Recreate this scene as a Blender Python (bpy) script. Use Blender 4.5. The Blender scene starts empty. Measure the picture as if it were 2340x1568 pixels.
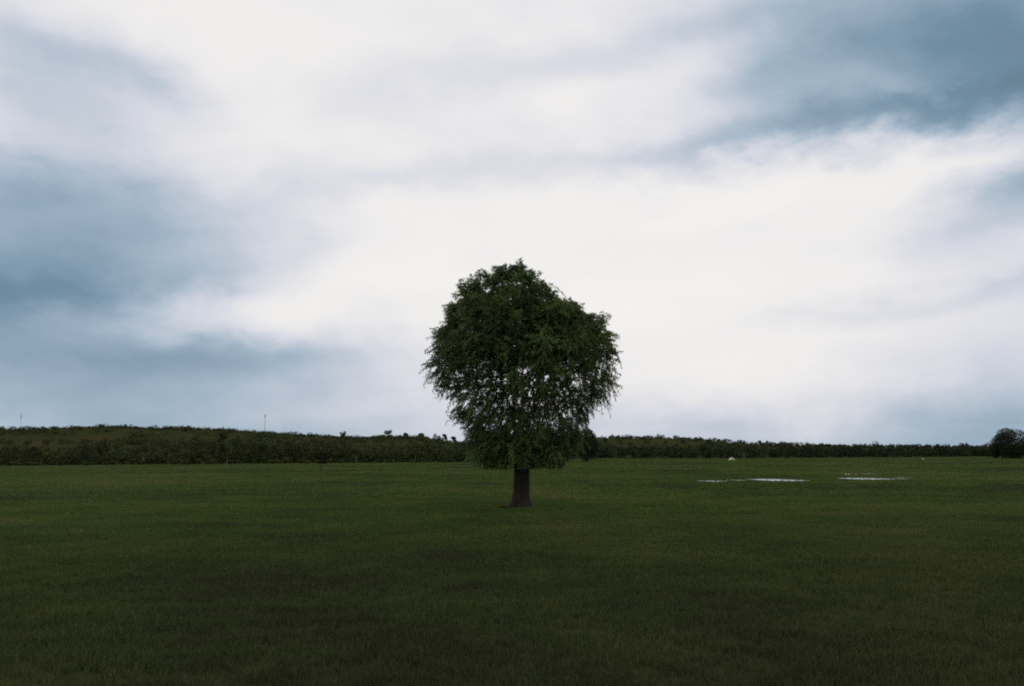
import bpy, math, random
import numpy as np
from mathutils import Vector, Matrix

rng = np.random.default_rng(11)
random.seed(11)
scene = bpy.context.scene
COL = scene.collection

# ------------------------------------------------------------------ camera
VW, VH = 2339.0, 1568.0            # the photograph's coordinates used for measuring
LENS, SENSOR = 35.0, 36.0
EYE = np.array([0.0, 0.0, 1.6])
PITCH = math.radians(6.55)
ROLL = math.radians(-0.45)
cam_data = bpy.data.cameras.new('camera')
cam_data.lens = LENS
cam_data.sensor_width = SENSOR
cam_data.clip_end = 20000
cam = bpy.data.objects.new('camera', cam_data)
COL.objects.link(cam)
CAM_M = Matrix.Translation(Vector(EYE)) @ Matrix.Rotation(math.pi / 2 + PITCH, 4, 'X') @ Matrix.Rotation(ROLL, 4, 'Z')
cam.matrix_world = CAM_M
scene.camera = cam
CAM_R = np.array(CAM_M.to_3x3())


def ray(px, py):
    """direction of a measured point of the photograph"""
    f = VW * LENS / SENSOR
    d = CAM_R @ np.array([(px - VW / 2) / f, -(py - VH / 2) / f, -1.0])
    return d / np.linalg.norm(d)


def at_depth(px, py, depth):
    d = ray(px, py)
    return EYE + d * (depth / d[1])


# ------------------------------------------------------------------ colour / exposure
scene.view_settings.view_transform = 'Standard'
scene.view_settings.look = 'None'
scene.view_settings.exposure = 0.0
scene.view_settings.gamma = 1.0
scene.render.engine = 'CYCLES'
scene.cycles.filter_width = 2.0
scene.cycles.max_bounces = 6
scene.cycles.diffuse_bounces = 3
scene.cycles.glossy_bounces = 2
scene.cycles.transmission_bounces = 4
scene.cycles.transparent_max_bounces = 8
scene.cycles.use_denoising = False


def lin(r, g, b):
    def f(c):
        c /= 255.0
        return c / 12.92 if c <= 0.04045 else ((c + 0.055) / 1.055) ** 2.4
    return (f(r), f(g), f(b))


# ------------------------------------------------------------------ world: overcast evening sky
SUN_AZ, SUN_EL = math.radians(4.0), math.radians(24.0)
world = bpy.data.worlds.new('World')
scene.world = world
world.use_nodes = True
wt = world.node_tree
wt.nodes.clear()
WN, WL = wt.nodes, wt.links


def wmath(op, a, b=None, c=None):
    n = WN.new('ShaderNodeMath')
    n.operation = op
    for i, v in enumerate((a, b, c)):
        if v is None:
            continue
        if isinstance(v, (int, float)):
            n.inputs[i].default_value = v
        else:
            WL.new(v, n.inputs[i])
    return n.outputs[0]


wtc = WN.new('ShaderNodeTexCoord')
wsep = WN.new('ShaderNodeSeparateXYZ')
WL.new(wtc.outputs['Generated'], wsep.inputs[0])
DX, DY, DZ = wsep.outputs
az = wmath('ARCTAN2', DX, DY)
el = wmath('ARCSINE', DZ)
# cloud deck seen from below: direction projected on a high plane
zc = wmath('ADD', wmath('MAXIMUM', DZ, 0.0), 0.22)
comb = WN.new('ShaderNodeCombineXYZ')
WL.new(wmath('DIVIDE', DX, zc), comb.inputs[0])
WL.new(wmath('DIVIDE', DY, zc), comb.inputs[1])


def wnoise(vec, scale, detail, rough, loc=(0, 0, 0), rot=0.0, stretch=(1, 1, 1), distortion=0.0):
    m = WN.new('ShaderNodeMapping')
    m.inputs['Location'].default_value = loc
    m.inputs['Rotation'].default_value = (0, 0, rot)
    m.inputs['Scale'].default_value = stretch
    WL.new(vec, m.inputs['Vector'])
    n = WN.new('ShaderNodeTexNoise')
    n.inputs['Scale'].default_value = scale
    n.inputs['Detail'].default_value = detail
    n.inputs['Roughness'].default_value = rough
    n.inputs['Distortion'].default_value = distortion
    WL.new(m.outputs[0], n.inputs['Vector'])
    return n


deck = comb.outputs[0]
dome = wtc.outputs['Generated']
n_big = wnoise(deck, 0.9, 3.0, 0.5, (3.1, 1.7, 0), 0.25, (0.8, 1.3, 1))
# soft billows, a little drawn out sideways by the wind
n_mid = wnoise(dome, 4.2, 7.0, 0.56, (2.3, 4.4, 1.0), 0.0, (1.0, 1.0, 2.3), 0.35)
n_fine = wnoise(dome, 11.0, 6.0, 0.6, (5.3, 1.4, 3.0), 0.0, (1.0, 1.0, 1.9), 0.2)
# the banks of cloud in view wander along a noise
n_warp = wnoise(dome, 5.0, 6.0, 0.58, (1.0, 9.0, 4.0), 0.0, (1.0, 1.0, 1.7))
sky2 = WN.new('ShaderNodeCombineXYZ')
WL.new(az, sky2.inputs[0])
WL.new(el, sky2.inputs[1])
wsub = WN.new('ShaderNodeVectorMath')
wsub.operation = 'MULTIPLY_ADD'
WL.new(n_warp.outputs['Color'], wsub.inputs[0])
wsub.inputs[1].default_value = (0.22, 0.13, 0.0)
wsub.inputs[2].default_value = (-0.11, -0.065, 0.0)
wadd = WN.new('ShaderNodeVectorMath')
wadd.operation = 'ADD'
WL.new(sky2.outputs[0], wadd.inputs[0])
WL.new(wsub.outputs[0], wadd.inputs[1])
wflat = WN.new('ShaderNodeVectorMath')
wflat.operation = 'MULTIPLY'
wflat.inputs[1].default_value = (1, 1, 0)
WL.new(wadd.outputs[0], wflat.inputs[0])
SKYV = wflat.outputs[0]
PXA = math.atan(1.0 / (VW * LENS / SENSOR))


def azel(px, py):
    d = ray(px, py)
    return math.atan2(d[0], d[1]), math.asin(d[2])


# banks of thick grey-blue cloud (negative) and thin bright veil (positive): x, y, half sizes, slope, amount
BANKS = [
    (0, 545, 360, 150, 3, -0.74), (380, 500, 240, 60, -8, -0.13), (60, 680, 320, 52, 13, -0.36),
    (180, 150, 190, 58, -16, -0.48), (30, 225, 150, 50, -18, -0.28), (60, 400, 240, 50, 0, -0.08),
    (440, 800, 330, 50, -3, -0.34), (40, 900, 560, 150, 0, -0.40), (600, 950, 460, 100, 0, -0.28),
    (830, 425, 250, 30, 4, -0.22), (480, 690, 330, 50, 8, 0.20), (330, 290, 300, 60, 6, 0.08),
    (2380, 60, 400, 180, -12, -0.74), (1900, 30, 300, 80, -12, -0.18), (2240, 245, 360, 66, 2, -0.34), (2080, 130, 260, 70, 0, -0.14),
    (1950, 290, 240, 40, 5, -0.28), (1800, 190, 150, 44, 5, -0.20),
    (1500, 365, 290, 32, 2, -0.26), (2300, 430, 180, 50, 14, -0.36), (1400, 110, 400, 42, 8, -0.20), (1000, 190, 300, 40, 8, -0.06),
    (2050, 685, 300, 24, 6, -0.18), (2200, 1000, 640, 75, 0, -0.24), (1500, 1000, 1000, 62, 0, -0.17), (2380, 800, 260, 260, 0, -0.26),
    (1900, 400, 330, 42, 8, 0.22), (2250, 345, 200, 34, 10, 0.26), (1250, 600, 500, 330, 0, 0.10), (1480, 1020, 500, 40, 0, -0.08),
    (2060, 225, 120, 26, 6, 0.16),
]
field = wmath('MULTIPLY_ADD', n_big.outputs['Fac'], 0.42, 0.58)
field = wmath('MULTIPLY_ADD', n_mid.outputs['Fac'], 0.50, field)
field = wmath('MULTIPLY_ADD', n_fine.outputs['Fac'], 0.12, field)
field = wmath('SUBTRACT', field, 0.25)
for (bx, by, sx, sy, slope, amt) in BANKS:
    a0, e0 = azel(bx, by)
    m = WN.new('ShaderNodeMapping')
    m.vector_type = 'TEXTURE'
    m.inputs['Location'].default_value = (a0, e0, 0)
    m.inputs['Rotation'].default_value = (0, 0, math.radians(slope))
    m.inputs['Scale'].default_value = (sx * PXA, sy * PXA, 1)
    WL.new(SKYV, m.inputs['Vector'])
    dt = WN.new('ShaderNodeVectorMath')
    dt.operation = 'DOT_PRODUCT'
    WL.new(m.outputs[0], dt.inputs[0])
    WL.new(m.outputs[0], dt.inputs[1])
    g = wmath('POWER', math.exp(-0.6), dt.outputs['Value'])
    field = wmath('MULTIPLY_ADD', g, amt, field)
ramp = WN.new('ShaderNodeValToRGB')
ramp.color_ramp.interpolation = 'LINEAR'
CLOUD = [(0.0, (88, 110, 124)), (0.22, (111, 140, 161)), (0.45, (159, 179, 197)), (0.70, (212, 215, 225)), (0.90, (236, 235, 235)), (1.0, (241, 239, 237))]
els = ramp.color_ramp.elements
for i, (p, c) in enumerate(CLOUD):
    e = els[i] if i < 2 else els.new(p)
    e.position = p
    e.color = (*lin(*c), 1)
WL.new(wmath('MULTIPLY_ADD', field, 0.72, 0.27), ramp.inputs[0])
scale10 = WN.new('ShaderNodeVectorMath')
scale10.operation = 'SCALE'
WL.new(ramp.outputs[0], scale10.inputs[0])
scale10.inputs['Scale'].default_value = 10.0
skyt = WN.new('ShaderNodeTexSky')
skyt.sky_type = 'NISHITA'
skyt.sun_disc = False
skyt.sun_elevation = SUN_EL
skyt.sun_rotation = SUN_AZ
skyt.air_density = 1.0
skyt.dust_density = 1.5
skymix = WN.new('ShaderNodeMix')
skymix.data_type = 'RGBA'
skymix.inputs['Factor'].default_value = 0.99
WL.new(skyt.outputs[0], skymix.inputs['A'])
WL.new(scale10.outputs[0], skymix.inputs['B'])
bg = WN.new('ShaderNodeBackground')
bg.inputs['Strength'].default_value = 0.1
WL.new(skymix.outputs['Result'], bg.inputs['Color'])
wout = WN.new('ShaderNodeOutputWorld')
WL.new(bg.outputs[0], wout.inputs['Surface'])
world.cycles.sampling_method = 'MANUAL'
world.cycles.sample_map_resolution = 512

# the sun, far behind the cloud
sun_data = bpy.data.lights.new('sun', 'SUN')
sun_data.energy = 0.8
sun_data.angle = math.radians(18)
sun_data.color = (1.0, 0.95, 0.88)
sun = bpy.data.objects.new('sun', sun_data)
sd = Vector((math.sin(SUN_AZ) * math.cos(SUN_EL), math.cos(SUN_AZ) * math.cos(SUN_EL), math.sin(SUN_EL)))
sun.rotation_euler = sd.to_track_quat('Z', 'Y').to_euler()
sun.location = (0, 0, 60)
COL.objects.link(sun)


# ------------------------------------------------------------------ helpers
def tag(o, label, cat=None, group=None, kind=None):
    o['label'] = label
    if cat:
        o['category'] = cat
    if group:
        o['group'] = group
    if kind:
        o['kind'] = kind
    return o


def empty(name, loc):
    o = bpy.data.objects.new(name, None)
    o.location = Vector([float(v) for v in loc])
    o.empty_display_size = 0.3
    COL.objects.link(o)
    return o


def mesh_np(name, verts, faces, mat=None, tint=None, smooth=False, mats=None, midx=None):
    """faces: list of (n,3)/(n,4) int arrays"""
    me = bpy.data.meshes.new(name)
    verts = np.asarray(verts, dtype=np.float32).reshape(-1, 3)
    faces = [np.asarray(f, dtype=np.int32) for f in faces if len(f)]
    me.vertices.add(len(verts))
    me.vertices.foreach_set('co', verts.ravel())
    loops = np.concatenate([f.ravel() for f in faces])
    sizes = np.concatenate([np.full(len(f), f.shape[1], dtype=np.int32) for f in faces])
    starts = np.concatenate([[0], np.cumsum(sizes)[:-1]]).astype(np.int32)
    me.loops.add(len(loops))
    me.loops.foreach_set('vertex_index', loops)
    me.polygons.add(len(sizes))
    me.polygons.foreach_set('loop_start', starts)
    me.polygons.foreach_set('loop_total', sizes)
    if smooth:
        me.polygons.foreach_set('use_smooth', np.ones(len(sizes), dtype=bool))
    if mat is not None:
        me.materials.append(mat)
    if tint is not None:
        at = me.attributes.new('tint', 'FLOAT', 'POINT')
        at.data.foreach_set('value', np.asarray(tint, dtype=np.float32))
    me.update(calc_edges=True)
    return me


def obj(name, me, parent=None, loc=None):
    o = bpy.data.objects.new(name, me)
    COL.objects.link(o)
    if parent is not None:
        o.parent = parent
    if loc is not None:
        o.location = Vector([float(v) for v in loc])
    return o


def unit(v):
    return v / np.maximum(np.linalg.norm(v, axis=-1, keepdims=True), 1e-9)


def vnoise2(x, y, seed):
    """smooth value noise, -1..1"""
    r = np.random.default_rng(seed)
    T = r.random((64, 64)) * 2 - 1
    xi, yi = np.floor(x).astype(int), np.floor(y).astype(int)
    fx, fy = x - xi, y - yi
    fx, fy = fx * fx * (3 - 2 * fx), fy * fy * (3 - 2 * fy)
    g = lambda a, b: T[a % 64, b % 64]
    return (g(xi, yi) * (1 - fx) + g(xi + 1, yi) * fx) * (1 - fy) + (g(xi, yi + 1) * (1 - fx) + g(xi + 1, yi + 1) * fx) * fy


def sstep(a, b, x):
    t = np.clip((x - a) / (b - a), 0, 1)
    return t * t * (3 - 2 * t)


def new_mat(name):
    m = bpy.data.materials.new(name)
    m.use_nodes = True
    m.node_tree.nodes.clear()
    return m, m.node_tree.nodes, m.node_tree.links


def noise_node(N, L, vec, scale, detail=4.0, rough=0.55, stretch=None):
    if stretch is not None:
        mp = N.new('ShaderNodeMapping')
        mp.inputs['Scale'].default_value = stretch
        L.new(vec, mp.inputs['Vector'])
        vec = mp.outputs[0]
    n = N.new('ShaderNodeTexNoise')
    n.inputs['Scale'].default_value = scale
    n.inputs['Detail'].default_value = detail
    n.inputs['Roughness'].default_value = rough
    L.new(vec, n.inputs['Vector'])
    return n.outputs['Fac']


def ramp_node(N, L, fac, stops):
    r = N.new('ShaderNodeValToRGB')
    e = r.color_ramp.elements
    for i, (p, c) in enumerate(stops):
        k = e[i] if i < 2 else e.new(p)
        k.position = p
        k.color = (*c, 1)
    L.new(fac, r.inputs[0])
    return r.outputs[0]


def mix_node(N, L, fac, a, b, mode='MIX'):
    m = N.new('ShaderNodeMix')
    m.data_type = 'RGBA'
    m.blend_type = mode
    for k, v in (('Factor', fac), ('A', a), ('B', b)):
        if isinstance(v, (int, float)):
            m.inputs[k].default_value = v
        elif isinstance(v, tuple):
            m.inputs[k].default_value = (*v, 1)
        else:
            L.new(v, m.inputs[k])
    return m.outputs['Result']


def foliage_mat(name, dark, mid, light, translucent=0.3, rough=0.55, pos_scale=0.6, spec=0.05):
    m, N, L = new_mat(name)
    at = N.new('ShaderNodeAttribute')
    at.attribute_name = 'tint'
    geo = N.new('ShaderNodeNewGeometry')
    nz = noise_node(N, L, geo.outputs['Position'], pos_scale, 3)
    mth = N.new('ShaderNodeMath')
    mth.operation = 'MULTIPLY_ADD'
    L.new(nz, mth.inputs[0])
    mth.inputs[1].default_value = 0.7
    mth.inputs[2].default_value = -0.35
    ad = N.new('ShaderNodeMath')
    ad.operation = 'ADD'
    L.new(at.outputs['Fac'], ad.inputs[0])
    L.new(mth.outputs[0], ad.inputs[1])
    col = ramp_node(N, L, ad.outputs[0], [(0.1, dark), (0.9, light), (0.5, mid)])
    p = N.new('ShaderNodeBsdfPrincipled')
    L.new(col, p.inputs['Base Color'])
    p.inputs['Roughness'].default_value = rough
    p.inputs['Specular IOR Level'].default_value = spec
    t = N.new('ShaderNodeBsdfTranslucent')
    L.new(col, t.inputs['Color'])
    mx = N.new('ShaderNodeMixShader')
    mx.inputs[0].default_value = translucent
    L.new(p.outputs[0], mx.inputs[1])
    L.new(t.outputs[0], mx.inputs[2])
    o = N.new('ShaderNodeOutputMaterial')
    L.new(mx.outputs[0], o.inputs['Surface'])
    return m


def plain_mat(name, c1, c2, scale=8.0, rough=0.8, bump=0.0, stretch=None, spec=0.3):
    m, N, L = new_mat(name)
    tc = N.new('ShaderNodeTexCoord')
    nz = noise_node(N, L, tc.outputs['Object'], scale, 6, 0.6, stretch)
    col = ramp_node(N, L, nz, [(0.3, c1), (0.7, c2)])
    p = N.new('ShaderNodeBsdfPrincipled')
    L.new(col, p.inputs['Base Color'])
    p.inputs['Roughness'].default_value = rough
    p.inputs['Specular IOR Level'].default_value = spec
    if bump:
        b = N.new('ShaderNodeBump')
        b.inputs['Strength'].default_value = bump
        b.inputs['Distance'].default_value = 0.03
        L.new(nz, b.inputs['Height'])
        L.new(b.outputs[0], p.inputs['Normal'])
    o = N.new('ShaderNodeOutputMaterial')
    L.new(p.outputs[0], o.inputs['Surface'])
    return m


def grass_colour(N, L, base_shift=0.0):
    """pasture colour by place: greener and yellower patches, straw-coloured stems, near field painted darker"""
    geo = N.new('ShaderNodeNewGeometry')
    pos = geo.outputs['Position']
    n1 = noise_node(N, L, pos, 0.045, 4, 0.55, (1.0, 0.8, 0.0))
    n2 = noise_node(N, L, pos, 0.33, 4, 0.6, (1.0, 1.0, 0.0))
    n3 = noise_node(N, L, pos, 2.3, 3, 0.6, (1.0, 1.0, 0.0))
    s = N.new('ShaderNodeMath')
    s.operation = 'MULTIPLY_ADD'
    L.new(n2, s.inputs[0])
    s.inputs[1].default_value = 0.65
    L.new(n1, s.inputs[2])
    s2 = N.new('ShaderNodeMath')
    s2.operation = 'MULTIPLY_ADD'
    L.new(n3, s2.inputs[0])
    s2.inputs[1].default_value = 0.30
    L.new(s.outputs[0], s2.inputs[2])
    s3 = N.new('ShaderNodeMath')
    s3.operation = 'MULTIPLY_ADD'
    L.new(s2.outputs[0], s3.inputs[0])
    s3.inputs[1].default_value = 1.35
    s3.inputs[2].default_value = 0.5 - 0.975 * 1.35 + base_shift
    pcol = ramp_node(N, L, s3.outputs[0], [
        (0.26, (0.050, 0.056, 0.026)), (0.76, (0.122, 0.112, 0.048)), (0.42, (0.055, 0.087, 0.023)), (0.60, (0.082, 0.108, 0.028))])
    # browner turf near and right, painted darker like lens and viewing-angle shading, ragged limit
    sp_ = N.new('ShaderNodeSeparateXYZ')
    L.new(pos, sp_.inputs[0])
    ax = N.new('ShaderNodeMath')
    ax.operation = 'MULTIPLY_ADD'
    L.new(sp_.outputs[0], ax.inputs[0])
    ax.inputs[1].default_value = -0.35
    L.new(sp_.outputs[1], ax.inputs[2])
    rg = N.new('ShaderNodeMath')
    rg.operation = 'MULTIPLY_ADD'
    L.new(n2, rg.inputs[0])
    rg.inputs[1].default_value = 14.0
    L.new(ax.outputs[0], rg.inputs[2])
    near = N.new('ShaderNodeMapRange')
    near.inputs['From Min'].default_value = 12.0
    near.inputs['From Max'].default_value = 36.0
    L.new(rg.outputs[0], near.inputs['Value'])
    near_dark = ramp_node(N, L, s3.outputs[0], [(0.26, (0.034, 0.036, 0.018)), (0.78, (0.090, 0.070, 0.038)), (0.45, (0.046, 0.052, 0.022)), (0.62, (0.060, 0.058, 0.026))])
    return mix_node(N, L, near.outputs[0], near_dark, pcol)


TREE_Y = 32.3
TREE = at_depth(1190, 1155, TREE_Y)
TREE_X = float(TREE[0])

# ------------------------------------------------------------------ materials
M = {}
M['willow_leaf'] = foliage_mat('willow_leaf', (0.044, 0.056, 0.022), (0.074, 0.112, 0.034), (0.122, 0.195, 0.054), 0.42, 0.5, 0.8, 0.2)
M['far_leaf'] = foliage_mat('far_leaf', (0.028, 0.034, 0.014), (0.044, 0.055, 0.020), (0.066, 0.080, 0.028), 0.15, 0.8, 0.05)
M['dark_leaf'] = foliage_mat('dark_leaf', (0.020, 0.027, 0.014), (0.030, 0.040, 0.019), (0.044, 0.056, 0.024), 0.12, 0.8, 0.1)
M['bark'] = plain_mat('bark', (0.013, 0.010, 0.007), (0.032, 0.024, 0.016), 9.0, 0.9, 0.8, (2.2, 2.2, 0.45))
M['twig'] = plain_mat('twig', (0.03, 0.026, 0.018), (0.06, 0.05, 0.034), 6.0, 0.85)
M['birch_bark'] = plain_mat('birch_bark', (0.08, 0.075, 0.065), (0.24, 0.23, 0.20), 3.0, 0.8, 0.2, (1, 1, 2.5))
M['canvas'] = plain_mat('canvas', (0.50, 0.44, 0.28), (0.62, 0.56, 0.40), 2.0, 0.8)
M['dark_canvas'] = plain_mat('dark_canvas', (0.05, 0.05, 0.055), (0.08, 0.08, 0.09), 2.0, 0.8)
M['steel'] = plain_mat('steel', (0.16, 0.18, 0.20), (0.24, 0.26, 0.28), 1.5, 0.5)
M['stone'] = plain_mat('stone', (0.22, 0.22, 0.20), (0.36, 0.36, 0.33), 4.0, 0.85, 0.4)

# grass blades
m, N, L = new_mat('grass_blade')
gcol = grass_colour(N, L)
at = N.new('ShaderNodeAttribute')
at.attribute_name = 'tint'
vcol = ramp_node(N, L, at.outputs['Fac'], [(0.0, (0.62, 0.70, 0.62)), (1.0, (1.75, 1.55, 1.6)), (0.75, (1.15, 1.2, 1.0))])
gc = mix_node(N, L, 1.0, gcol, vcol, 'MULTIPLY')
p = N.new('ShaderNodeBsdfPrincipled')
L.new(gc, p.inputs['Base Color'])
p.inputs['Roughness'].default_value = 0.6
p.inputs['Specular IOR Level'].default_value = 0.12
t = N.new('ShaderNodeBsdfTranslucent')
L.new(gc, t.inputs['Color'])
mx = N.new('ShaderNodeMixShader')
mx.inputs[0].default_value = 0.3
L.new(p.outputs[0], mx.inputs[1])
L.new(t.outputs[0], mx.inputs[2])
o = N.new('ShaderNodeOutputMaterial')
L.new(mx.outputs[0], o.inputs['Surface'])
M['grass_blade'] = m

# ground sheet: turf and soil in the field, scrubby hillside beyond
m, N, L = new_mat('ground')
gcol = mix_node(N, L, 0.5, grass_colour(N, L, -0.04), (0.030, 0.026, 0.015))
geo = N.new('ShaderNodeNewGeometry')
sep = N.new('ShaderNodeSeparateXYZ')
L.new(geo.outputs['Position'], sep.inputs[0])
hill_n = noise_node(N, L, geo.outputs['Position'], 0.022, 5, 0.6, (1.0, 0.6, 2.5))
hill_c = ramp_node(N, L, hill_n, [(0.30, (0.022, 0.029, 0.012)), (0.78, (0.062, 0.042, 0.021)), (0.46, (0.029, 0.036, 0.014)), (0.60, (0.036, 0.038, 0.016))])
mr = N.new('ShaderNodeMapRange')
mr.inputs['From Min'].default_value = 400
mr.inputs['From Max'].default_value = 520
L.new(sep.outputs[1], mr.inputs['Value'])
gcol2 = mix_node(N, L, mr.outputs[0], gcol, hill_c)
# bare trodden soil round the foot of the willow
vd = N.new('ShaderNodeVectorMath')
vd.operation = 'DISTANCE'
L.new(geo.outputs['Position'], vd.inputs[0])
vd.inputs[1].default_value = (TREE_X, TREE_Y, 0.05)
sn = noise_node(N, L, geo.outputs['Position'], 1.7, 4, 0.6)
sa = N.new('ShaderNodeMath')
sa.operation = 'MULTIPLY_ADD'
L.new(sn, sa.inputs[0])
sa.inputs[1].default_value = 1.2
L.new(vd.outputs['Value'], sa.inputs[2])
sr = N.new('ShaderNodeMapRange')
sr.inputs['From Min'].default_value = 1.8
sr.inputs['From Max'].default_value = 2.3
L.new(sa.outputs[0], sr.inputs['Value'])
gcol2 = mix_node(N, L, sr.outputs[0], (0.020, 0.015, 0.010), gcol2)
p = N.new('ShaderNodeBsdfPrincipled')
L.new(gcol2, p.inputs['Base Color'])
p.inputs['Roughness'].default_value = 0.95
p.inputs['Specular IOR Level'].default_value = 0.0
bn = noise_node(N, L, geo.outputs['Position'], 9.0, 6, 0.7)
b = N.new('ShaderNodeBump')
b.inputs['Strength'].default_value = 0.6
b.inputs['Distance'].default_value = 0.06
L.new(bn, b.inputs['Height'])
L.new(b.outputs[0], p.inputs['Normal'])
o = N.new('ShaderNodeOutputMaterial')
L.new(p.outputs[0], o.inputs['Surface'])
M['ground'] = m

# standing rain water
m, N, L = new_mat('water')
p = N.new('ShaderNodeBsdfPrincipled')
p.inputs['Base Color'].default_value = (0.030, 0.028, 0.020, 1)
p.inputs['Roughness'].default_value = 0.04
p.inputs['IOR'].default_value = 1.333
p.inputs['Specular IOR Level'].default_value = 0.5
tc = N.new('ShaderNodeTexCoord')
wn = noise_node(N, L, tc.outputs['Object'], 7.0, 3, 0.5, (0.5, 1, 1))
b = N.new('ShaderNodeBump')
b.inputs['Strength'].default_value = 0.06
b.inputs['Distance'].default_value = 0.01
L.new(wn, b.inputs['Height'])
L.new(b.outputs[0], p.inputs['Normal'])
o = N.new('ShaderNodeOutputMaterial')
L.new(p.outputs[0], o.inputs['Surface'])
M['water'] = m

# ------------------------------------------------------------------ terrain

RIDGE_L, RIDGE_R = 720.0, 1250.0
SKY_L = [(-500, 990), (0, 977), (150, 975), (250, 973), (500, 975), (560, 980), (650, 986), (730, 991), (800, 994), (950, 995), (990, 999), (1020, 1006), (1080, 1010), (1300, 1025), (1500, 1040), (1900, 1044), (2339, 1042), (2900, 1040)]
SKY_R = [(-600, 1060), (500, 1055), (900, 1040), (1100, 1005), (1250, 998), (1367, 998), (1480, 997), (1560, 1001), (1640, 1008), (1750, 1014), (1900, 1018), (2080, 1020), (2339, 1020), (2900, 1022)]


def ridge_table(sk, depth, drop):
    P = np.array([at_depth(x, y, depth) for x, y in sk])
    return P[:, 0], np.maximum(P[:, 2] - drop, 0.0)


RLX, RLZ = ridge_table(SKY_L, RIDGE_L, 2.0)
RRX, RRZ = ridge_table(SKY_R, RIDGE_R, 3.0)
PUD_C = at_depth(1850, 1097, 68.0)


def height(x, y):
    x = np.asarray(x, dtype=float)
    y = np.asarray(y, dtype=float)
    r = np.hypot(x, y)
    und = 0.125 * vnoise2(x / 19.0 + 3, y / 21.0 + 5, 1) + 0.035 * vnoise2(x / 5.0, y / 6.0 + 9, 2) + 0.012 * vnoise2(x / 1.4, y / 1.4, 3)
    und = und * sstep(2, 14, r)
    # level around the standing water
    lv = np.exp(-(((x - PUD_C[0]) / 16.0) ** 2 + ((y - 72.0) / 17.0) ** 2) ** 2)
    und = und * (1 - lv)
    far = sstep(90, 260, r)
    und = und * (1 - 0.5 * far)
    d = np.hypot(x - TREE_X, y - TREE_Y)
    und = und * (1 - np.exp(-(d / 4.0) ** 2)) + 0.04 * np.exp(-(d / 1.2) ** 2)
    # hills; the ridge lines are carried on sideways at their end heights
    xs = x * RIDGE_L / np.maximum(y, 1.0)
    xs = np.where(y > 200, xs, 0)
    hl = np.interp(x, RLX, RLZ) * sstep(430, RIDGE_L, y) * (1 - sstep(1100, 1900, y))
    hr = np.interp(x, RRX, RRZ) * sstep(620, RIDGE_R, y) * (1 - sstep(1700, 2600, y))
    lump = 1 + 0.05 * vnoise2(x / 60, y / 70, 7)
    return und + np.maximum(hl, hr) * lump


fr = np.radians(np.arange(-46, 46, 0.25))
bk = np.radians(np.arange(46, 314, 2.0))
ANG = np.concatenate([fr, bk])
RAD = np.concatenate([np.geomspace(0.8, 40, 75), np.geomspace(40, 120, 60)[1:], np.geomspace(120, 420, 45)[1:], np.geomspace(420, 1400, 50)[1:], np.geomspace(1400, 9000, 22)[1:]])
AA, RR = np.meshgrid(ANG, RAD)
X, Y = RR * np.sin(AA), RR * np.cos(AA)
Z = height(X, Y)
V = np.stack([X, Y, Z], -1).reshape(-1, 3)
na, nr = len(ANG), len(RAD)
ii, jj = np.meshgrid(np.arange(nr - 1), np.arange(na), indexing='ij')
j2 = (jj + 1) % na
Q = np.stack([ii * na + jj, ii * na + j2, (ii + 1) * na + j2, (ii + 1) * na + jj], -1).reshape(-1, 4)[:, ::-1]
V = np.vstack([V, [[0, 0, 0]]])
cj = np.arange(na)
T0 = np.stack([np.full(na, len(V) - 1), (cj + 1) % na, cj], -1)
ground = obj('ground', mesh_np('ground', V, [Q, T0], M['ground'], smooth=True))
tag(ground, 'flat green pasture running out to low hills', kind='structure')


def puddle(cx, cy, hw, hh, seed, label, depth_scale=1.0):
    """irregular sheet of water; measured centre, half width and half height"""
    r = np.random.default_rng(seed)
    P0 = EYE + ray(cx, cy) * ((0.012 - EYE[2]) / ray(cx, cy)[2])
    e = EYE + ray(cx + hw, cy) * (P0[1] / ray(cx + hw, cy)[1])
    near = EYE + ray(cx, cy + hh) * ((0.0 - EYE[2]) / ray(cx, cy + hh)[2])
    a, bb = float(e[0] - P0[0]), float(abs(P0[1] - near[1]))
    n = 120
    th = np.linspace(0, 2 * math.pi, n, endpoint=False)
    rad = 1 + 0.0 * th
    for k in range(2, 15):
        rad += (0.34 / k ** 0.85) * math.sin(1.3 * k) * 0 + (0.30 / k ** 0.8) * np.sin(k * th + r.random() * 6.28) * r.uniform(0.4, 1.0)
    rad = np.clip(rad, 0.25, 1.5)
    vx, vy = a * rad * np.cos(th), bb * rad * np.sin(th)
    vs = np.concatenate([np.stack([vx, vy, np.zeros(n)], -1), np.stack([vx * 0.97, vy * 0.97, np.full(n, 0.004)], -1), [[0, 0, 0.004]]])
    k = np.arange(n)
    k2 = (k + 1) % n
    fq = np.stack([k, k2, n + k2, n + k], -1)
    ft = np.stack([n + k, n + k2, np.full(n, 2 * n)], -1)
    o = obj('puddle', mesh_np('puddle', vs, [fq, ft], M['water']), loc=(P0[0], P0[1], float(height(P0[0], P0[1])) + 0.05))
    tag(o, label, kind='structure')
    return o, (float(P0[0]), float(P0[1]), a, bb)


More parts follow.
